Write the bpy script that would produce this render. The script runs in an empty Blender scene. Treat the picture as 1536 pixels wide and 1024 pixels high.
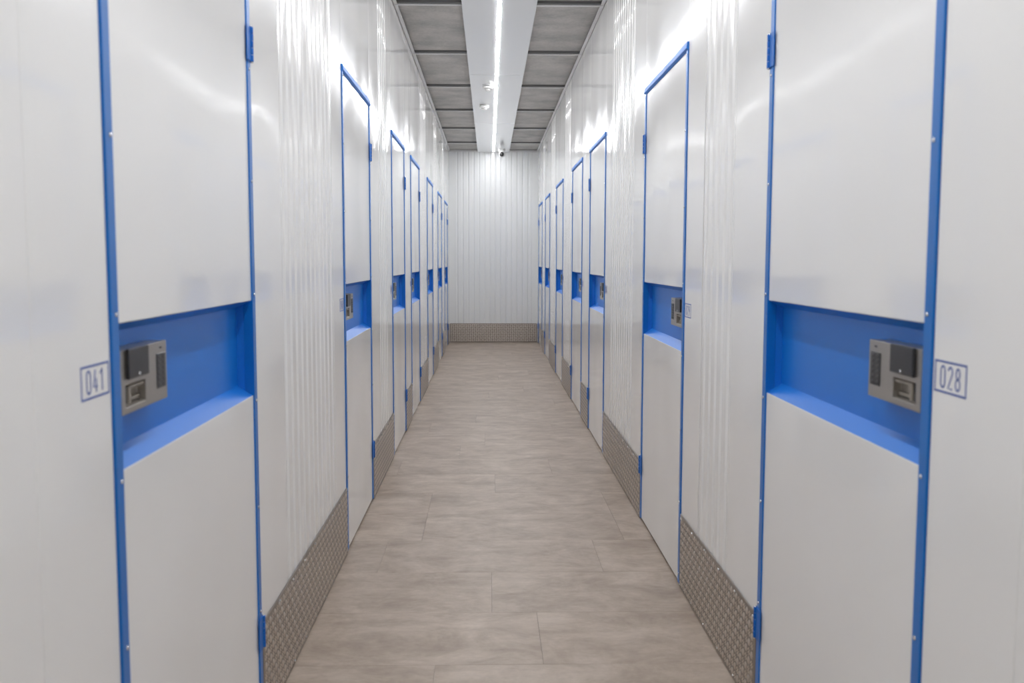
import bpy, math, random
from mathutils import Vector, Matrix
random.seed(7)
scene = bpy.context.scene
col = scene.collection

# ------------------------------------------------------------------ dimensions (metres)
XL, XR, H, YF, YB = -0.600, 0.725, 2.839, 14.29, -3.2
TRAY_Z = 2.812
KICK = 0.285
DOOR_TOP, REC_LO, REC_HI = 2.026, 0.895, 1.135
STRIP = 0.030

# ------------------------------------------------------------------ node helpers
def new_mat(name):
    m = bpy.data.materials.new(name); m.use_nodes = True
    nt = m.node_tree; b = nt.nodes['Principled BSDF']
    return m, nt, b

def N(nt, kind, **kw):
    n = nt.nodes.new(kind)
    for k, v in kw.items():
        setattr(n, k, v)
    return n

def simple(name, colour, rough=0.4, metal=0.0, coat=0.0, spec=0.5, noise=0.0, scale=40.0):
    m, nt, b = new_mat(name)
    b.inputs['Base Color'].default_value = (*colour, 1)
    b.inputs['Roughness'].default_value = rough
    b.inputs['Metallic'].default_value = metal
    b.inputs['Coat Weight'].default_value = coat
    b.inputs['Coat Roughness'].default_value = 0.08
    b.inputs['Specular IOR Level'].default_value = spec
    if noise:
        tc = N(nt, 'ShaderNodeTexCoord'); nz = N(nt, 'ShaderNodeTexNoise')
        nz.inputs['Scale'].default_value = scale; nz.inputs['Detail'].default_value = 4
        nt.links.new(tc.outputs['Object'], nz.inputs['Vector'])
        mr = N(nt, 'ShaderNodeMapRange')
        mr.inputs['To Min'].default_value = rough * (1 - noise); mr.inputs['To Max'].default_value = rough * (1 + noise)
        nt.links.new(nz.outputs['Fac'], mr.inputs['Value']); nt.links.new(mr.outputs['Result'], b.inputs['Roughness'])
    return m

def sheet(name, colour, rough, wave, spec=0.5, stripes=0.0):
    """painted sheet steel: glossy, each sheet bowed a little differently"""
    m, nt, b = new_mat(name)
    b.inputs['Base Color'].default_value = (*colour, 1)
    b.inputs['Roughness'].default_value = rough
    b.inputs['Specular IOR Level'].default_value = spec
    geo = N(nt, 'ShaderNodeNewGeometry'); oi = N(nt, 'ShaderNodeObjectInfo')
    mul = N(nt, 'ShaderNodeVectorMath', operation='SCALE'); mul.inputs['Scale'].default_value = 1.0
    cmb = N(nt, 'ShaderNodeCombineXYZ')
    rnd = N(nt, 'ShaderNodeMath', operation='MULTIPLY'); rnd.inputs[1].default_value = 37.0
    nt.links.new(oi.outputs['Random'], rnd.inputs[0])
    nt.links.new(rnd.outputs[0], cmb.inputs['X']); nt.links.new(rnd.outputs[0], cmb.inputs['Z'])
    add = N(nt, 'ShaderNodeVectorMath', operation='ADD')
    nt.links.new(geo.outputs['Position'], add.inputs[0]); nt.links.new(cmb.outputs[0], add.inputs[1])
    n1 = N(nt, 'ShaderNodeTexNoise'); n1.inputs['Scale'].default_value = 1.5; n1.inputs['Detail'].default_value = 1.0; n1.inputs['Roughness'].default_value = 0.35
    nt.links.new(add.outputs[0], n1.inputs['Vector'])
    b1 = N(nt, 'ShaderNodeBump'); b1.inputs['Strength'].default_value = 1.0; b1.inputs['Distance'].default_value = wave
    nt.links.new(n1.outputs['Fac'], b1.inputs['Height'])
    out = b1.outputs['Normal']
    if stripes:      # rolled ribs are never quite parallel: long narrow bows along the height
        mp = N(nt, 'ShaderNodeMapping'); mp.inputs['Scale'].default_value = (5.0, 5.0, 1.1)
        n3 = N(nt, 'ShaderNodeTexNoise'); n3.inputs['Scale'].default_value = 1.0; n3.inputs['Detail'].default_value = 1.5
        nt.links.new(geo.outputs['Position'], mp.inputs['Vector']); nt.links.new(mp.outputs[0], n3.inputs['Vector'])
        b3 = N(nt, 'ShaderNodeBump'); b3.inputs['Strength'].default_value = 1.0; b3.inputs['Distance'].default_value = stripes
        nt.links.new(n3.outputs['Fac'], b3.inputs['Height']); nt.links.new(out, b3.inputs['Normal']); out = b3.outputs['Normal']
    nt.links.new(out, b.inputs['Normal'])
    return m

M = {}
M['white'] = sheet('white_painted_steel', (0.85, 0.85, 0.845), 0.075, 0.012)
M['rib'] = sheet('white_ribbed_steel', (0.85, 0.85, 0.845), 0.09, 0.008, stripes=0.008, spec=0.4)
M['endrib'] = sheet('white_end_wall_steel', (0.86, 0.875, 0.88), 0.12, 0.003, stripes=0.004, spec=0.2)
M['blue'] = simple('blue_powder_coat', (0.0, 0.150, 0.53), 0.28, spec=0.5)
M['blue2'] = simple('blue_recess_coat', (0.0, 0.168, 0.63), 0.38, spec=0.55)
M['hinge'] = simple('blue_hinge_steel', (0.0, 0.125, 0.50), 0.38, spec=0.35)
M['tray'] = simple('white_tray_steel', (0.81, 0.83, 0.85), 0.11)
M['steel'] = simple('brushed_nickel', (0.40, 0.375, 0.345), 0.34, metal=0.85, noise=0.2, scale=150)
M['screw'] = simple('zinc_screw', (0.8, 0.8, 0.8), 0.22, metal=1.0)
M['black'] = simple('black_plastic', (0.016, 0.016, 0.018), 0.35)
M['dark'] = simple('dark_grey_and_gap_shade', (0.04, 0.04, 0.04), 0.5)
M['key'] = simple('dark_grey_keys', (0.07, 0.07, 0.075), 0.4)
M['profile'] = simple('galvanised_profile', (0.78, 0.78, 0.78), 0.38, metal=0.2)
M['profile_dark'] = simple('dark_joint_profile', (0.16, 0.16, 0.16), 0.5, metal=0.2)
M['plastic'] = simple('white_plastic', (0.80, 0.80, 0.79), 0.3)
M['lens'] = simple('camera_glass', (0.004, 0.004, 0.005), 0.12, coat=1.0)
M['lensring'] = simple('grey_camera_face', (0.010, 0.010, 0.012), 0.4)
M['ink'] = simple('blue_sign_print', (0.045, 0.10, 0.38), 0.45)
M['cream'] = simple('beige_latch_plastic', (0.30, 0.27, 0.23), 0.4)

def m_light():
    m, nt, b = new_mat('led_diffuser')
    b.inputs['Base Color'].default_value = (0.9, 0.9, 0.9, 1)
    b.inputs['Emission Color'].default_value = (0.985, 0.99, 1.0, 1)
    b.inputs['Emission Strength'].default_value = 60.0
    return m
M['led'] = m_light()

def m_tread():
    m, nt, b = new_mat('aluminium_tread')
    b.inputs['Metallic'].default_value = 0.9
    tc = N(nt, 'ShaderNodeTexCoord'); nz = N(nt, 'ShaderNodeTexNoise'); nz.inputs['Scale'].default_value = 9; nz.inputs['Detail'].default_value = 5
    nt.links.new(tc.outputs['Object'], nz.inputs['Vector'])
    cr = N(nt, 'ShaderNodeMix', data_type='RGBA')
    cr.inputs['A'].default_value = (0.27, 0.235, 0.205, 1); cr.inputs['B'].default_value = (0.38, 0.34, 0.305, 1)
    nt.links.new(nz.outputs['Fac'], cr.inputs['Factor']); nt.links.new(cr.outputs['Result'], b.inputs['Base Color'])
    b.inputs['Roughness'].default_value = 0.33
    return m
M['tread'] = m_tread()
M['tread_bar'] = simple('polished_tread_bars', (0.92, 0.86, 0.80), 0.28, metal=0.92)

def m_ceiling():
    m, nt, b = new_mat('grey_fibre_board')
    tc = N(nt, 'ShaderNodeTexCoord')
    mp = N(nt, 'ShaderNodeMapping'); mp.inputs['Scale'].default_value = (1.0, 1.15, 1.0)
    nt.links.new(tc.outputs['Object'], mp.inputs['Vector'])
    a = N(nt, 'ShaderNodeTexNoise'); a.inputs['Scale'].default_value = 3.0; a.inputs['Detail'].default_value = 6; a.inputs['Roughness'].default_value = 0.6
    c = N(nt, 'ShaderNodeTexNoise'); c.inputs['Scale'].default_value = 60; c.inputs['Detail'].default_value = 3
    nt.links.new(mp.outputs[0], a.inputs['Vector']); nt.links.new(mp.outputs[0], c.inputs['Vector'])
    r = N(nt, 'ShaderNodeValToRGB')
    r.color_ramp.elements[0].position = 0.3; r.color_ramp.elements[0].color = (0.335, 0.33, 0.32, 1)
    r.color_ramp.elements[1].position = 0.72; r.color_ramp.elements[1].color = (0.585, 0.56, 0.53, 1)
    nt.links.new(a.outputs['Fac'], r.inputs['Fac'])
    mx = N(nt, 'ShaderNodeMix', data_type='RGBA', blend_type='MULTIPLY'); mx.inputs['Factor'].default_value = 0.3
    r2 = N(nt, 'ShaderNodeValToRGB')
    r2.color_ramp.elements[0].position = 0.35; r2.color_ramp.elements[0].color = (0.6, 0.6, 0.6, 1)
    r2.color_ramp.elements[1].position = 0.6; r2.color_ramp.elements[1].color = (1, 1, 1, 1)
    nt.links.new(c.outputs['Fac'], r2.inputs['Fac'])
    nt.links.new(r.outputs['Color'], mx.inputs['A']); nt.links.new(r2.outputs['Color'], mx.inputs['B'])
    nt.links.new(mx.outputs['Result'], b.inputs['Base Color'])
    b.inputs['Roughness'].default_value = 0.75
    bp = N(nt, 'ShaderNodeBump'); bp.inputs['Distance'].default_value = 0.0015; bp.inputs['Strength'].default_value = 0.5
    nt.links.new(c.outputs['Fac'], bp.inputs['Height']); nt.links.new(bp.outputs[0], b.inputs['Normal'])
    return m
M['ceil'] = m_ceiling()

def m_floor():
    m, nt, b = new_mat('beige_concrete_look_tile')
    geo = N(nt, 'ShaderNodeNewGeometry'); at = N(nt, 'ShaderNodeAttribute', attribute_name='tile')
    off = N(nt, 'ShaderNodeVectorMath', operation='SCALE'); off.inputs['Scale'].default_value = 23.0
    nt.links.new(at.outputs['Vector'], off.inputs[0])
    add = N(nt, 'ShaderNodeVectorMath', operation='ADD')
    nt.links.new(geo.outputs['Position'], add.inputs[0]); nt.links.new(off.outputs[0], add.inputs[1])
    def noise(sx, sy, sc, det, ro):
        mp = N(nt, 'ShaderNodeMapping'); mp.inputs['Scale'].default_value = (sx, sy, 1)
        nt.links.new(add.outputs[0], mp.inputs['Vector'])
        n = N(nt, 'ShaderNodeTexNoise'); n.inputs['Scale'].default_value = sc; n.inputs['Detail'].default_value = det; n.inputs['Roughness'].default_value = ro
        n.inputs['Distortion'].default_value = 0.4
        nt.links.new(mp.outputs[0], n.inputs['Vector']); return n
    big = noise(0.95, 1.25, 4.2, 10, 0.68)
    streak = noise(0.45, 1.7, 11, 8, 0.72)
    r1 = N(nt, 'ShaderNodeValToRGB')
    e = r1.color_ramp.elements
    e[0].position = 0.30; e[0].color = (0.300, 0.233, 0.182, 1)
    e[1].position = 0.72; e[1].color = (0.585, 0.500, 0.428, 1)
    k = r1.color_ramp.elements.new(0.5); k.color = (0.435, 0.358, 0.293, 1)
    nt.links.new(big.outputs['Fac'], r1.inputs['Fac'])
    r2 = N(nt, 'ShaderNodeValToRGB')
    r2.color_ramp.elements[0].position = 0.28; r2.color_ramp.elements[0].color = (0.74, 0.72, 0.70, 1)
    r2.color_ramp.elements[1].position = 0.62; r2.color_ramp.elements[1].color = (1.03, 1.03, 1.03, 1)
    nt.links.new(streak.outputs['Fac'], r2.inputs['Fac'])
    mx = N(nt, 'ShaderNodeMix', data_type='RGBA', blend_type='MULTIPLY'); mx.inputs['Factor'].default_value = 0.42
    nt.links.new(r1.outputs['Color'], mx.inputs['A']); nt.links.new(r2.outputs['Color'], mx.inputs['B'])
    sep = N(nt, 'ShaderNodeSeparateXYZ'); nt.links.new(at.outputs['Vector'], sep.inputs[0])
    mr = N(nt, 'ShaderNodeMapRange'); mr.inputs['To Min'].default_value = 0.965; mr.inputs['To Max'].default_value = 1.02
    nt.links.new(sep.outputs['X'], mr.inputs['Value'])
    fine = noise(0.8, 1.2, 34, 6, 0.75)
    r3 = N(nt, 'ShaderNodeMapRange'); r3.inputs['From Min'].default_value = 0.3; r3.inputs['From Max'].default_value = 0.7
    r3.inputs['To Min'].default_value = 0.90; r3.inputs['To Max'].default_value = 1.06
    nt.links.new(fine.outputs['Fac'], r3.inputs['Value'])
    mm = N(nt, 'ShaderNodeMath', operation='MULTIPLY'); nt.links.new(mr.outputs['Result'], mm.inputs[0]); nt.links.new(r3.outputs['Result'], mm.inputs[1])
    sc = N(nt, 'ShaderNodeVectorMath', operation='SCALE')
    nt.links.new(mx.outputs['Result'], sc.inputs[0]); nt.links.new(mm.outputs[0], sc.inputs['Scale'])
    nt.links.new(sc.outputs[0], b.inputs['Base Color'])
    rr = N(nt, 'ShaderNodeMapRange'); rr.inputs['To Min'].default_value = 0.36; rr.inputs['To Max'].default_value = 0.52
    nt.links.new(big.outputs['Fac'], rr.inputs['Value']); nt.links.new(rr.outputs['Result'], b.inputs['Roughness'])
    b.inputs['Specular IOR Level'].default_value = 0.4
    bp = N(nt, 'ShaderNodeBump'); bp.inputs['Distance'].default_value = 0.0006; bp.inputs['Strength'].default_value = 0.4
    nt.links.new(streak.outputs['Fac'], bp.inputs['Height']); nt.links.new(bp.outputs[0], b.inputs['Normal'])
    return m
M['floor'] = m_floor()

# ------------------------------------------------------------------ mesh builder
class MB:
    def __init__(self, f=None):
        self.v = []; self.f = []; self.map = f or (lambda a, b, c: (a, b, c)); self.smooth = []
    def vert(self, a, b, c):
        self.v.append(self.map(a, b, c)); return len(self.v) - 1
    def face(self, idx, smooth=False):
        self.f.append(tuple(idx)); self.smooth.append(smooth)
    def box(self, a0, a1, b0, b1, c0, c1):
        i = [self.vert(a, b, c) for c in (c0, c1) for b in (b0, b1) for a in (a0, a1)]
        for q in ((0, 2, 3, 1), (4, 5, 7, 6), (0, 1, 5, 4), (2, 6, 7, 3), (0, 4, 6, 2), (1, 3, 7, 5)):
            self.face([i[k] for k in q])
    def loft(self, rings, smooth=False, caps=True):
        """rings: lists of (a,b,c) with the same count, closed loops"""
        ids = [[self.vert(*p) for p in r] for r in rings]
        n = len(rings[0])
        for r0, r1 in zip(ids, ids[1:]):
            for k in range(n):
                self.face((r0[k], r0[(k + 1) % n], r1[(k + 1) % n], r1[k]), smooth)
        if caps:
            self.face(ids[0][::-1]); self.face(ids[-1])
    def lathe(self, prof, centre, axis='z', n=24, smooth=True, closed=True):
        """prof: (radius, height) pairs about an axis"""
        rings = []
        for r, h in prof:
            ring = []
            for k in range(n):
                t = 2 * math.pi * k / n; x, y = r * math.cos(t), r * math.sin(t)
                if axis == 'z': p = (centre[0] + x, centre[1] + y, centre[2] + h)
                elif axis == 'b': p = (centre[0] + x, centre[1] + h, centre[2] + y)
                else: p = (centre[0] + h, centre[1] + x, centre[2] + y)
                ring.append(p)
            rings.append(ring)
        self.loft(rings, smooth)
    def build(self, name, mat, parent=None, loc=(0, 0, 0), bevel=0.0, seg=1):
        me = bpy.data.meshes.new(name)
        me.from_pydata(self.v, [], self.f); me.update()
        import bmesh
        bm = bmesh.new(); bm.from_mesh(me)
        if len(bm.faces) < 3000:
            bmesh.ops.recalc_face_normals(bm, faces=bm.faces)
        bm.to_mesh(me); bm.free()
        for p, s in zip(me.polygons, self.smooth):
            p.use_smooth = s
        me.materials.append(M[mat] if isinstance(mat, str) else mat)
        o = bpy.data.objects.new(name, me); col.objects.link(o)
        if parent: o.parent = parent
        else: o.location = loc
        if bevel:
            md = o.modifiers.new('edge', 'BEVEL'); md.width = bevel; md.segments = seg; md.limit_method = 'ANGLE'
        return o

def empty(name, loc, **props):
    o = bpy.data.objects.new(name, None); col.objects.link(o); o.location = loc
    o.empty_display_size = 0.1
    tag(o, **props); return o
def tag(o, **props):
    for k, v in props.items():
        if v: o[k] = v
    return o
def side_map(s):
    """local wall frame: (along the corridor, out of the wall towards the corridor, height)"""
    return (lambda u, d, z: (-s * d, u, z))
WX = {-1: XL, 1: XR}

# ------------------------------------------------------------------ layout measured along both walls
LEFT = [(1.520, 2.453), (3.962, 4.872), (5.935, 6.835), (7.372, 8.268), (9.330, 10.215), (11.245, 12.125), (12.930, 13.800)]
RIGHT = [(1.536, 2.491), (3.528, 4.487), (5.990, 6.920), (7.470, 8.385), (9.430, 10.365), (11.480, 12.400), (13.120, 14.060)]
DOORS = {-1: LEFT, 1: RIGHT}
PITCH = 0.083
# ribbed stretches between the doors
RIBS = {-1: [(2.790, 3.700), (5.250, 5.682), (8.400, 9.150), (10.420, 11.020), (12.330, 12.760)],
        1: [(2.838, 3.246), (4.824, 5.693), (8.600, 9.220), (10.600, 11.250), (12.580, 12.950)]}

# ------------------------------------------------------------------ walls
def rib_profile(u0, u1, dep):
    n = max(1, round((u1 - u0) / PITCH)); p = (u1 - u0) / n
    pts = [(u0, 0.0)]
    for k in range(n):
        a = u0 + k * p
        for t in range(9):
            v = -dep / 2 * (1 - math.cos(2 * math.pi * t / 8))
            pts.append((a + 0.014 + 0.036 * t / 8, v))
    pts.append((u1, 0.0))
    return pts
def ribbed(mb, u0, u1, z0, z1, dep=0.0055):
    pr = rib_profile(u0, u1, dep)
    loop = pr + [(u1, -0.03), (u0, -0.03)]
    mb.loft([[(u, d, z0) for u, d in loop], [(u, d, z1) for u, d in loop]])

def build_wall(s):
    nm = 'left' if s < 0 else 'right'
    w = empty('wall_' + nm, (WX[s], 0, 0), kind='structure', category='wall',
              label='white glossy steel wall with blue framed doors along the %s side of the corridor' % nm)
    mp = side_map(s); g = 0.0008
    pieces = []           # (u0,u1,type)
    cur = 1.262
    pieces += [(YB, -1.9, 'flat'), (-1.9, -0.6, 'flat'), (-0.6, 0.35, 'flat'), (0.35, cur, 'flat')]
    for (a, b) in DOORS[s]:
        seg = []
        r = [x for x in RIBS[s] if x[0] >= cur - 0.01 and x[1] <= a + 0.01]
        if r:
            pieces += [(cur, r[0][0], 'flat'), (r[0][0], r[0][1], 'rib'), (r[0][1], a, 'flat')]
        else:
            pieces.append((cur, a, 'flat'))
        pieces.append((a, b, 'over'))
        cur = b
    pieces.append((cur, YF, 'flat'))
    for (a, b, t) in pieces:
        mb = MB(mp)
        if t == 'flat':
            mb.box(a + g, b - g, -0.03, 0, 0.004, H - 0.002); mb.build('flat_panel', 'white', w, bevel=0.0012)
        elif t == 'rib':
            ribbed(mb, a + g, b - (0.014 if s > 0 else 0.005), 0.004, H - 0.002); mb.build('ribbed_panel', 'rib', w)
        else:
            mb.box(a + g, b - g, -0.03, 0, DOOR_TOP - 0.004, H - 0.002); mb.build('panel_above_door', 'white', w, bevel=0.0012)
    return w
build_wall(-1); build_wall(1)

# end wall: ribbed sheet with plain margins
wf = empty('wall_end', (0, YF, 0), kind='structure', category='wall', label='white ribbed steel wall closing the far end of the corridor')
fm = lambda u, d, z: (u, -d, z)
mb = MB(fm); ribbed(mb, -0.507, 0.632, 0.004, H - 0.002, 0.010); mb.build('ribbed_panel', 'endrib', wf)
mb = MB(fm); mb.box(XL - 0.03, -0.508, -0.03, 0, 0.004, H - 0.002); mb.build('flat_panel', 'endrib', wf, bevel=0.001)
mb = MB(fm); mb.box(0.633, XR + 0.03, -0.03, 0, 0.004, H - 0.002); mb.build('flat_panel', 'endrib', wf, bevel=0.001)
wb = empty('wall_back', (0, YB, 0), kind='structure', category='wall', label='plain white wall behind the viewer')
bm_ = lambda u, d, z: (u, d, z)
mb = MB(bm_); mb.box(XL - 0.03, XR + 0.03, -0.03, 0, 0.004, H - 0.002); mb.build('flat_panel', 'white', wb)

# ------------------------------------------------------------------ kick plates of five-bar tread
def tread(mb, u0, u1, z0, z1, d0, cu=0.0285, cz=0.0262, bars=5):
    nu = max(1, int((u1 - u0 - 0.004) / cu)); nz = int((z1 - z0 - 0.004) / cz)
    ou = (u1 - u0 - nu * cu) / 2; oz = (z1 - z0 - nz * cz) / 2
    for i in range(nu):
        for j in range(nz):
            cx = u0 + ou + (i + .5) * cu; cy = z0 + oz + (j + .5) * cz
            ang = math.radians(45 if (i + j) % 2 else -45)
            c, sn = math.cos(ang), math.sin(ang)
            for k in range(bars):
                t = (k - (bars - 1) / 2) * 0.0074
                L = 0.0140 - abs(t) * 0.50; wd = 0.0035
                px, py = cx - sn * t, cy + c * t
                q = [(-L, 0), (0, -wd), (L, 0), (0, wd)]
                ids = [mb.vert(px + c * x - sn * y, d0, py + sn * x + c * y) for x, y in q]
                a = mb.vert(px - c * L * .45, d0 + 0.0030, py - sn * L * .45)
                b = mb.vert(px + c * L * .45, d0 + 0.0030, py + sn * L * .45)
                mb.face((ids[0], ids[1], a), True); mb.face((ids[1], ids[2], b), True)
                mb.face((ids[1], b, a), True); mb.face((ids[2], ids[3], b), True)
                mb.face((ids[3], a, b), True); mb.face((ids[3], ids[0], a), True)

def pan_screw(mb, u, d, z, r=0.005, h=0.003):
    mb.lathe([(r, 0), (r, h * .35), (r * .8, h * .8), (r * .35, h)], (u, d, z), 'b', 10)

def kick(nm, s, a, b, mp, parent_loc, bars, label):
    k = empty('baseboard_' + nm, parent_loc, kind='structure', category='kick plate', label=label)
    mb = MB(mp); mb.box(a, b, 0.0004, 0.004, 0.003, KICK); mb.build('plate', 'tread', k, bevel=0.0022)
    mb = MB(mp); tread(mb, a, b, 0.005, KICK - 0.002, 0.0036, bars=bars)
    # the raised bars belong to the plate
    tr = mb.build('raised_tread', 'tread_bar', k)
    n = max(2, round((b - a) / 0.19) + 1)
    for i in range(n):
        u = a + 0.02 + (b - a - 0.04) * i / (n - 1)
        for z in (KICK - 0.014, 0.016):
            m2 = MB(mp); pan_screw(m2, u, 0.004, z, 0.0048, 0.004); m2.build('screw', 'screw', k)
    return k
ORD = ['first', 'second', 'third', 'fourth', 'fifth', 'sixth', 'seventh']
for s in (-1, 1):
    nm = 'left' if s < 0 else 'right'
    D = DOORS[s]
    gaps = [(0.30, D[0][0])] + [(D[i][1] + 0.004, D[i + 1][0] - 0.002) for i in range(6)]
    for i, (a, b) in enumerate(gaps):
        lab = 'tread patterned metal kick plate on the %s wall before its %s door' % (nm, ORD[i]) if i else \
              'tread patterned metal kick plate under the number sign beside the nearest %s door' % nm
        kick(nm, s, a + 0.002, b, side_map(s), (WX[s], 0, 0), 3, lab)
    kick(nm, s, D[6][1] + 0.004, YF - 0.008, side_map(s), (WX[s], 0, 0), 3, 'short tread patterned kick plate at the far corner of the %s wall' % nm)
kick('end', 0, XL + 0.012, XR - 0.012, fm, (0, YF, 0), 3, 'tread patterned metal kick plate along the foot of the far end wall')

# ------------------------------------------------------------------ doors
def build_door(s, idx, a, b):
    nm = 'left' if s < 0 else 'right'
    num = idx + 1 if s < 0 else idx + 8
    digits = '%03d' % ((41 - idx) if s < 0 else (28 + idx))
    if idx == 0:
        lab = 'nearest white door on the %s, blue framed, beside the sign %s' % (nm, digits)
    elif idx == 6:
        lab = 'farthest blue framed white door on the %s wall, next to the end wall' % nm
    else:
        lab = '%s blue framed white door along the %s wall, counted from the viewer' % (ORD[idx], nm)
    d = empty('door_%d' % num, (WX[s], a, 0), kind='structure', category='door', label=lab,
              group='blue framed storage doors on the %s wall' % nm)
    W = b - a; mp = side_map(s); S = STRIP
    # leaves
    mb = MB(mp); mb.box(S - 0.004, W - S + 0.004, -0.03, 0.0, REC_HI, DOOR_TOP - 0.02); mb.build('upper_panel', 'white', d, bevel=0.0018, seg=2)
    mb = MB(mp); mb.box(S - 0.004, W - S + 0.004, -0.03, 0.0, 0.013, REC_LO); mb.build('lower_panel', 'white', d, bevel=0.0018, seg=2)
    # frame: two strips and the header nosing
    mb = MB(mp); mb.box(0.001, S, -0.02, 0.004, 0.012, DOOR_TOP); mb.build('frame_strip', 'blue', d, bevel=0.0008)
    mb = MB(mp); mb.box(W - S, W - 0.001, -0.02, 0.004, 0.012, DOOR_TOP); mb.build('frame_strip', 'blue', d, bevel=0.0008)
    mb = MB(mp)
    sec = [(-0.02, 0.0), (0.007, 0.0), (0.0098, -0.022), (0.0095, -0.024), (0.002, -0.031), (-0.02, -0.031)]
    mb.loft([[(u, dd, DOOR_TOP + 0.002 + zz) for dd, zz in sec] for u in (0.0, W)])
    mb.build('header', 'blue2', d, bevel=0.0008)
    # recess tray: sloping sill and head, slanted jambs, flat back
    mb = MB(mp)
    o = [(S - 0.002, REC_LO), (W - S + 0.002, REC_LO), (W - S + 0.002, REC_HI), (S - 0.002, REC_HI)]
    i_ = [(S + 0.0, REC_LO + 0.024), (W - S - 0.0, REC_LO + 0.024), (W - S - 0.0, REC_HI - 0.018), (S + 0.0, REC_HI - 0.018)]
    ob = [(S - 0.002, REC_LO - .0), (W - S + 0.002, REC_LO - .0), (W - S + 0.002, REC_HI + .0), (S - 0.002, REC_HI + .0)]
    R0 = [mb.vert(u, -0.0005, z) for u, z in o]; R1 = [mb.vert(u, -0.038, z) for u, z in i_]; R2 = [mb.vert(u, -0.046, z) for u, z in ob]
    for k in range(4):
        kk = (k + 1) % 4
        mb.face((R0[k], R0[kk], R1[kk], R1[k])); mb.face((R0[k], R0[kk], R2[kk], R2[k]))
    mb.face(R1); mb.face(R2)
    mb.build('handle_recess', 'blue2', d)
    # screws on the strips
    for z in (0.045, 0.325, 0.602, 0.880, 1.151, 1.434, 1.710, 1.985):
        for u in (S / 2 + 0.004, W - S / 2):
            m2 = MB(mp); pan_screw(m2, u, 0.004, z, 0.0042, 0.0022); m2.build('screw', 'screw', d)
    # hinges
    for z in (0.222, 1.730):
        m2 = MB(mp); u0 = W - 0.040
        m2.box(u0, W + 0.002, 0.004, 0.0065, z, z + 0.086)
        h = m2.build('hinge', 'hinge', d, bevel=0.0006)
        m3 = MB(mp)
        for k in range(5):
            zz = z + 0.0172 * k
            m3.lathe([(0.0052, 0.0006), (0.0055, 0.0016), (0.0055, 0.0156), (0.0052, 0.0166)], (W + 0.003, 0.0060, zz), 'z', 12)
        m3.build('knuckle', 'hinge', h)
        m3 = MB(mp)
        m3.lathe([(0.0028, -0.003), (0.0036, -0.0015), (0.0036, 0.0875), (0.0025, 0.089)], (W + 0.003, 0.0060, z), 'z', 10)
        m3.build('hinge_pin', 'screw', h)
    # keypad lock on the back of the recess
    f, t = -0.038, 0.0
    L0, L1, Z0, Z1 = 0.042, 0.263, 0.983, 1.090
    h0, h1, hz0, hz1 = 0.060, 0.153, 0.994, 1.031
    mb = MB(mp)
    us = [L0, h0, h1, L1]; zs = [Z0, hz0, hz1, Z1]
    gF = [[mb.vert(u, t, z) for z in zs] for u in us]
    for i in range(3):
        for j in range(3):
            if (i, j) != (1, 1):
                mb.face((gF[i][j], gF[i + 1][j], gF[i + 1][j + 1], gF[i][j + 1]))
    ho = [gF[1][1], gF[2][1], gF[2][2], gF[1][2]]
    hb = [mb.vert(u, t - 0.017, z) for u, z in ((h0, hz0 + 0.004), (h1, hz0 + 0.004), (h1, hz1), (h0, hz1))]
    for k in range(4): mb.face((ho[k], ho[(k + 1) % 4], hb[(k + 1) % 4], hb[k]))
    mb.face(hb)
    per = [gF[0][0], gF[1][0], gF[2][0], gF[3][0], gF[3][1], gF[3][2], gF[3][3], gF[2][3], gF[1][3], gF[0][3], gF[0][2], gF[0][1]]
    uz = [(us[0], zs[0]), (us[1], zs[0]), (us[2], zs[0]), (us[3], zs[0]), (us[3], zs[1]), (us[3], zs[2]), (us[3], zs[3]), (us[2], zs[3]), (us[1], zs[3]), (us[0], zs[3]), (us[0], zs[2]), (us[0], zs[1])]
    bk = [mb.vert(u, f, z) for u, z in uz]
    for k in range(12): mb.face((per[k], per[(k + 1) % 12], bk[(k + 1) % 12], bk[k]))
    lock = mb.build('keypad_lock', 'steel', d, bevel=0.0012, seg=2)
    mb = MB(mp); mb.box(0.208, 0.253, t - 0.001, t + 0.0012, 1.006, 1.069); mb.build('keypad', 'black', lock, bevel=0.0008)
    mb = MB(mp)
    for i in range(2):
        for j in range(6):
            cu, cz = 0.2195 + i * 0.022, 1.0125 + j * 0.0100
            mb.lathe([(0.0036, 0.0), (0.0034, 0.0007), (0.002, 0.001)], (cu, t + 0.0010, cz), 'b', 8)
    mb.build('keys', 'key', lock)
    mb = MB(mp); mb.box(0.062, 0.156, t, t + 0.006, 1.0405, 1.0915); kn = mb.build('turn_knob', 'black', lock, bevel=0.002, seg=2)
    mb = MB(mp); mb.lathe([(0.0035, 0), (0.0032, 0.0008), (0.001, 0.001)], (0.109, t + 0.006, 1.0460), 'b', 12); mb.build('knob_mark', 'screw', lock)
    mb = MB(mp); mb.box(0.0635, 0.074, t - 0.0165, t - 0.004, hz0 + 0.005, hz1 - 0.001); mb.build('latch_slot', 'black', lock)
    mb = MB(mp); mb.box(0.078, 0.085, t - 0.0165, t - 0.001, hz0 + 0.005, hz1 - 0.003)
    mb.box(0.085, 0.152, t - 0.0165, t - 0.003, hz1 - 0.008, hz1 - 0.003); mb.box(0.085, 0.152, t - 0.0165, t - 0.011, hz0 + 0.005, hz0 + 0.012)
    mb.build('latch', 'cream', lock, bevel=0.0006)
    mb = MB(mp); mb.box(0.227, 0.237, t, t + 0.0006, 1.0775, 1.0805); mb.build('indicator', 'dark', lock)
    return digits
NUM = {}
for s in (-1, 1):
    for i, (a, b) in enumerate(DOORS[s]):
        NUM[(s, i)] = build_door(s, i, a, b)

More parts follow.
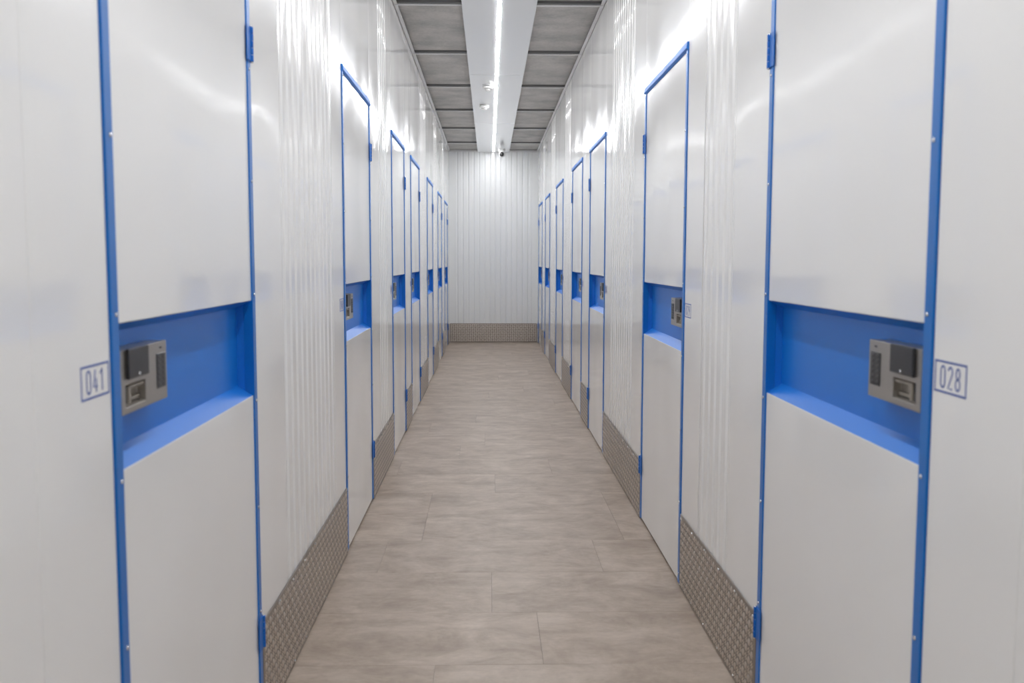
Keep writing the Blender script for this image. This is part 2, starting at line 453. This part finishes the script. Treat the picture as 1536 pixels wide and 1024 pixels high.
# ------------------------------------------------------------------ number signs (printed rectangle with three numerals)
def arc(cx, cy, rx, ry, a0, a1, n=14):
    return [(cx + rx * math.cos(math.radians(a0 + (a1 - a0) * k / n)), cy + ry * math.sin(math.radians(a0 + (a1 - a0) * k / n))) for k in range(n + 1)]
GLYPH = {   # strokes in a box 0..0.5 wide, 0..1 high
    '0': [arc(.25, .25, .20, .25, 180, 360) + arc(.25, .75, .20, .25, 0, 180) + [(.05, .25)]],
    '1': [[(.06, .78), (.28, 1), (.28, 0)]],
    '2': [arc(.25, .77, .20, .23, 165, -20) + [(.05, 0), (.46, 0)]],
    '3': [arc(.24, .76, .19, .24, 160, -90), arc(.24, .26, .21, .26, 90, -160)],
    '4': [[(.34, 0), (.34, .62)], [(.27, 1), (.03, .24), (.48, .24)]],
    '5': [[(.43, 1), (.09, 1), (.07, .55)] + arc(.24, .31, .21, .31, 120, -155)],
    '6': [[(.33, 1), (.07, .42)] + arc(.25, .28, .20, .28, 160, 520)],
    '7': [[(.04, 1), (.46, 1), (.18, 0)]],
    '8': [arc(.25, .76, .17, .24, -90, 270), arc(.25, .26, .20, .26, 90, 450)],
    '9': [[(.17, 0), (.43, .58)] + arc(.25, .72, .20, .28, -20, 340)],
}
def ribbon(mb, pts, w, d):
    n = len(pts)
    L, R = [], []
    for k in range(n):
        p = pts[k]; q0 = pts[max(k - 1, 0)]; q1 = pts[min(k + 1, n - 1)]
        tx, ty = q1[0] - q0[0], q1[1] - q0[1]; l = math.hypot(tx, ty) or 1
        nx, ny = -ty / l * w / 2, tx / l * w / 2
        L.append((p[0] + nx, p[1] + ny)); R.append((p[0] - nx, p[1] - ny))
    for k in range(n - 1):
        top = [mb.vert(x, d, y) for x, y in (L[k], L[k + 1], R[k + 1], R[k])]
        bot = [mb.vert(x, 0.0001, y) for x, y in (L[k], L[k + 1], R[k + 1], R[k])]
        mb.face(top); mb.face(bot[::-1])
        for e in range(4): mb.face((top[e], top[(e + 1) % 4], bot[(e + 1) % 4], bot[e]))
for s in (-1, 1):
    for i, (a, b) in enumerate(DOORS[s]):
        nm = 'left' if s < 0 else 'right'
        w, h = 0.104, 0.0515
        u1 = a - 0.008; u0 = u1 - w
        digits = NUM[(s, i)]
        if i == 0: lab = 'blue outlined number sign reading %s on the wall beside the nearest %s door' % (digits, nm)
        else: lab = 'small blue outlined number sign beside the %s door of the %s wall' % (ORD[i] if i < 6 else 'farthest', nm)
        t = empty('number_sign', (WX[s], (u0 + u1) / 2, 1.029), category='sign', label=lab, group='unit number signs on the %s wall' % nm)
        mp = side_map(s)
        mb = MB(mp); e = 0.0032; hw = w / 2
        for q in ((-hw, hw, 0, e), (-hw, hw, h - e, h), (-hw, -hw + e, e, h - e), (hw - e, hw, e, h - e)):
            mb.box(q[0], q[1], 0.0001, 0.0005, q[2], q[3])
        mb.build('outline', 'ink', t)
        gh = 0.034; gw = gh * 0.5; adv = 0.0245
        for k, ch in enumerate(digits):
            mb = MB(mp)
            # left wall reads towards the far end, right wall towards the viewer
            for st in GLYPH[ch]:
                pts = []
                for (x, y) in st:
                    xx = -1.5 * adv + k * adv + (adv - gw) / 2 + x * gh
                    pts.append((xx if s < 0 else -xx, (h - gh) / 2 + y * gh))
                ribbon(mb, pts, 0.0031, 0.0005)
            mb.build('numeral', 'ink', t)

# ------------------------------------------------------------------ floor
def build_floor():
    mb = MB(); tiles = []
    rowd = 0.435; y = 3.276 - 15 * rowd; r = -15
    known = {0: 0.009, 1: 0.455, 2: 0.600, 6: -0.19, 7: -0.03}
    x0, x1 = XL - 0.06, XR + 0.06; g = 0.00045
    Wt = 0.90
    while y < YF:
        j = known.get(r, ((r * 0.37) % 1.0) * 0.9 - 0.4)
        xs = [x0]; k = j
        while k > x0 + 0.03: k -= Wt
        k += Wt
        while k < x1 - 0.03:
            xs.append(k); k += Wt
        xs.append(x1)
        ya, yb = max(y, YB) + g, min(y + rowd, YF + 0.03) - g
        if yb > ya:
            for a, b in zip(xs, xs[1:]):
                i = [mb.vert(*p) for p in ((a + g, ya, 0), (b - g, ya, 0), (b - g, yb, 0), (a + g, yb, 0))]
                e = [mb.vert(*p) for p in ((a + g, ya, -.003), (b - g, ya, -.003), (b - g, yb, -.003), (a + g, yb, -.003))]
                mb.face(i)
                for q in range(4): mb.face((i[q], e[q], e[(q + 1) % 4], i[(q + 1) % 4]))
                tiles += [(random.random(), random.random(), 0)] * 5
        y += rowd; r += 1
    o = mb.build('floor', 'floor')
    at = o.data.attributes.new('tile', 'FLOAT_VECTOR', 'FACE')
    for k, t in enumerate(tiles): at.data[k].vector = t
    tag(o, kind='structure', category='floor', label='beige grey concrete look floor tiles laid across the corridor')
    mb = MB(); mb.box(XL - 0.09, XR + 0.09, YB - 0.05, YF + 0.06, -0.05, -0.0031)
    mb.build('grout_bed', 'dark', o)
build_floor()

# ------------------------------------------------------------------ ceiling
ce = empty('ceiling', (0, 0, H), kind='structure', category='ceiling', label='grey fibre board ceiling divided by thin metal joint profiles')
joints = [6.156 + 1.44 * k for k in range(-6, 6)]
ys = [YB - 0.04] + joints + [YF + 0.04]
for a, b in zip(ys, ys[1:]):
    mb = MB(); mb.box(XL - 0.04, XR + 0.04, a + 0.001, b - 0.001, 0.010, 0.04); mb.build('ceiling_board', 'ceil', ce)
for y in joints:
    mb = MB()
    mb.box(XL + 0.003, XR - 0.003, y - 0.034, y + 0.034, -0.006, 0.0098)
    mb.build('joint_profile', 'profile_dark', ce)
    mb = MB(); mb.box(XL + 0.003, XR - 0.003, y - 0.004, y + 0.016, -0.013, -0.006); mb.build('joint_rib', 'profile', ce, bevel=0.001)
for s in (-1, 1):
    mb = MB(); x = WX[s]
    mb.box(x - s * 0.004, x - s * 0.024, YB, YF, -0.009, -0.001); mb.box(x + s * 0.004, x - s * 0.006, YB, YF, -0.001, 0.0098)
    tr = mb.build('trim_1' if s < 0 else 'trim_2', 'profile', None, (0, 0, H))
    tag(tr, kind='structure', category='trim', label='thin grey metal angle where the ceiling meets the %s wall' % ('left' if s < 0 else 'right'))
mb = MB(); mb.box(XL, XR, YF - 0.022, YF - 0.001, -0.022, -0.001); mb.box(XL, XR, YF - 0.006, YF + 0.004, -0.001, 0.0098)
tag(mb.build('trim_3', 'profile', None, (0, 0, H)), kind='structure', category='trim', label='thin grey metal angle along the top of the end wall')

# white ceiling trays and the light line
TX0, TX1 = -0.170, 0.296
LX = 0.064
seams = [YB + 0.3, -0.41, 2.51, 5.43, 8.35, 11.27, YF - 0.03]
names = ['', '', '', 'white ceiling panel nearest the viewer, above the corridor start',
         'white ceiling panel carrying the two smoke detectors', 'farthest white ceiling panel, carrying the security camera']
for i, (a, b) in enumerate(zip(seams, seams[1:])):
    lab = ['white ceiling panel behind the viewer', 'white ceiling panel straight above the viewer', 'white ceiling panel just in front of the viewer',
           'long plain white ceiling panel nearest the viewer in view', 'white ceiling panel carrying the two smoke detectors', 'farthest white ceiling panel, carrying the security camera'][i]
    mb = MB()
    for (p, q) in ((TX0, LX - 0.0125), (LX + 0.0125, TX1)):
        mb.box(p - LX, q - LX, 0.005, b - 0.005 - a, 0.0, 0.016)
    o = mb.build('ceiling_panel', 'tray', None, (LX, a, TRAY_Z), bevel=0.001)
    tag(o, category='ceiling panel', label=lab, group='white ceiling panels')
    mb = MB(); mb.box(TX0 + 0.03 - LX, TX1 - 0.03 - LX, 0.05, b - a - 0.05, 0.016, H - TRAY_Z - 0.014)
    mb.build('hanger_channel', 'dark', o)
ln = empty('linear_light', (LX, YB + 0.3, TRAY_Z), category='light', label='continuous glowing white light line running down the middle of the ceiling')
y0, y1 = 0.0, YF - 0.20 - (YB + 0.3)
mb = MB(); n = 36
for k in range(n):
    a, b = y0 + (y1 - y0) * k / n, y0 + (y1 - y0) * (k + 1) / n
    i = [mb.vert(*p) for p in ((-0.0105, a, -0.002), (-0.0105, b, -0.002), (0.0105, b, -0.002), (0.0105, a, -0.002))]
    mb.face(i)
    i2 = [mb.vert(*p) for p in ((-0.0105, a, 0.004), (-0.0105, b, 0.004), (0.0105, b, 0.004), (0.0105, a, 0.004))]
    mb.face((i[0], i2[0], i2[1], i[1])); mb.face((i[3], i[2], i2[2], i2[3])); mb.face(i2[::-1])
mb.build('diffuser', 'led', ln)
mb = MB(); mb.box(-0.0122, -0.0107, y0, y1, -0.0005, 0.012); mb.box(0.0107, 0.0122, y0, y1, -0.0005, 0.012); mb.box(-0.0107, 0.0107, y0, y1, 0.008, 0.012)
mb.build('housing', 'plastic', ln)

# ------------------------------------------------------------------ smoke detectors
def detector(x, y, lab, slots):
    t = empty('smoke_detector', (x, y, TRAY_Z), category='smoke detector', label=lab)
    mb = MB(); mb.lathe([(0.050, 0.0), (0.050, -0.007), (0.047, -0.009)], (0, 0, 0), 'z', 32); mb.build('base', 'plastic', t)
    mb = MB(); mb.lathe([(0.041, -0.009), (0.041, -0.013)], (0, 0, 0), 'z', 32); mb.build('gap_shadow_ring', 'dark', t)  # shadow in the gap below the base, put in as a dark coloured ring
    mb = MB(); mb.lathe([(0.046, -0.013), (0.049, -0.016), (0.049, -0.026), (0.044, -0.034), (0.032, -0.038)], (0, 0, 0), 'z', 32)
    mb.build('cover', 'plastic', t)
    mb = MB()
    if slots:
        mb.lathe([(0.030, -0.038), (0.029, -0.047), (0.024, -0.051), (0.008, -0.052)], (0, 0, 0), 'z', 24)
        ch = mb.build('sensing_chamber', 'plastic', t)
        for k in range(10):
            an = 2 * math.pi * k / 10
            mb = MB()
            mb.lathe([(0.0035, 0), (0.0035, 0.005)], (0.0275 * math.cos(an), 0.0275 * math.sin(an), -0.0455), 'z', 8)
            mb.build('vent', 'dark', ch)
    else:
        mb.lathe([(0.026, -0.038), (0.023, -0.047), (0.014, -0.053), (0.004, -0.055)], (0, 0, 0), 'z', 24)
        mb.build('sensing_chamber', 'plastic', t)
detector(-0.012, 8.82, 'round white smoke detector on the ceiling panel, nearer of two, dark gap at its rim', False)
detector(-0.052, 9.93, 'round white smoke detector on the ceiling panel, farther of two, dark vents below', True)

# ------------------------------------------------------------------ security camera
t = empty('security_camera', (0.180, 13.86, TRAY_Z), category='security camera', label='white dome security camera with black face hanging at the far end of the ceiling')
mb = MB(); mb.lathe([(0.048, 0), (0.048, -0.022), (0.044, -0.036), (0.038, -0.044)], (0, 0, 0), 'z', 28); mb.build('mount', 'plastic', t)
mb = MB()
R = 0.046; c = Vector((0, -0.006, -0.074)); ax = Vector((-0.02, -0.985, -0.12)).normalized()
up = Vector((0, 0, 1)); e1 = ax.cross(up).normalized(); e2 = e1.cross(ax)
rings = []
for k in range(13):
    th = math.pi * (0.02 + 0.74 * k / 12)
    rr, hh = R * math.sin(th), -R * math.cos(th)
    rings.append([tuple(c + e1 * rr * math.cos(2 * math.pi * j / 28) + e2 * rr * math.sin(2 * math.pi * j / 28) + ax * hh) for j in range(28)])
mb.loft(rings, True); mb.build('housing', 'plastic', t)
def disc(rad, h0, h1, name, mat, bulge=0.0):
    m = MB(); rg = []
    for rr, hh in ((rad, h0), (rad, h1), (rad * .6, h1 + bulge * .7), (rad * .1, h1 + bulge)):
        rg.append([tuple(c + e1 * rr * math.cos(2 * math.pi * j / 28) + e2 * rr * math.sin(2 * math.pi * j / 28) + ax * hh) for j in range(28)])
    m.loft(rg, True); m.build(name, mat, t)
disc(0.0325, R * 0.70, R * 0.82, 'face', 'lensring')
disc(0.014, R * 0.82, R * 0.90, 'lens', 'lens', 0.003)

# ------------------------------------------------------------------ world, camera
w = bpy.data.worlds.new('world'); scene.world = w; w.use_nodes = True
w.node_tree.nodes['Background'].inputs['Color'].default_value = (0.0, 0.0, 0.0, 1)
w.node_tree.nodes['Background'].inputs['Strength'].default_value = 0.0

cam = bpy.data.cameras.new('camera'); co = bpy.data.objects.new('camera', cam); col.objects.link(co)
scene.camera = co
F_PX, TH, PS, RO = 1433.62, 0.0856768, 0.0238694, 0.00175814
Fv = Vector((math.sin(PS) * math.cos(TH), math.cos(PS) * math.cos(TH), -math.sin(TH)))
Rv = Vector((math.cos(PS), -math.sin(PS), 0)); Uv = Rv.cross(Fv)
R2 = Rv * math.cos(RO) + Uv * math.sin(RO); U2 = -Rv * math.sin(RO) + Uv * math.cos(RO)
mat = Matrix((R2, U2, -Fv)).transposed().to_4x4(); mat.translation = Vector((0, 0, 1.24))
co.matrix_world = mat
cam.sensor_width = 36; cam.lens = F_PX / 1536 * 36; cam.clip_start = 0.02
cam.dof.use_dof = True; cam.dof.focus_distance = 5.5; cam.dof.aperture_fstop = 5.0

scene.view_settings.view_transform = 'Standard'; scene.view_settings.look = 'None'
scene.view_settings.gamma = 1; scene.view_settings.use_curve_mapping = False
scene.view_settings.exposure = 0.5
cy = scene.cycles
cy.max_bounces = 14; cy.diffuse_bounces = 8; cy.glossy_bounces = 8
cy.sample_clamp_indirect = 10
cy.use_denoising = True
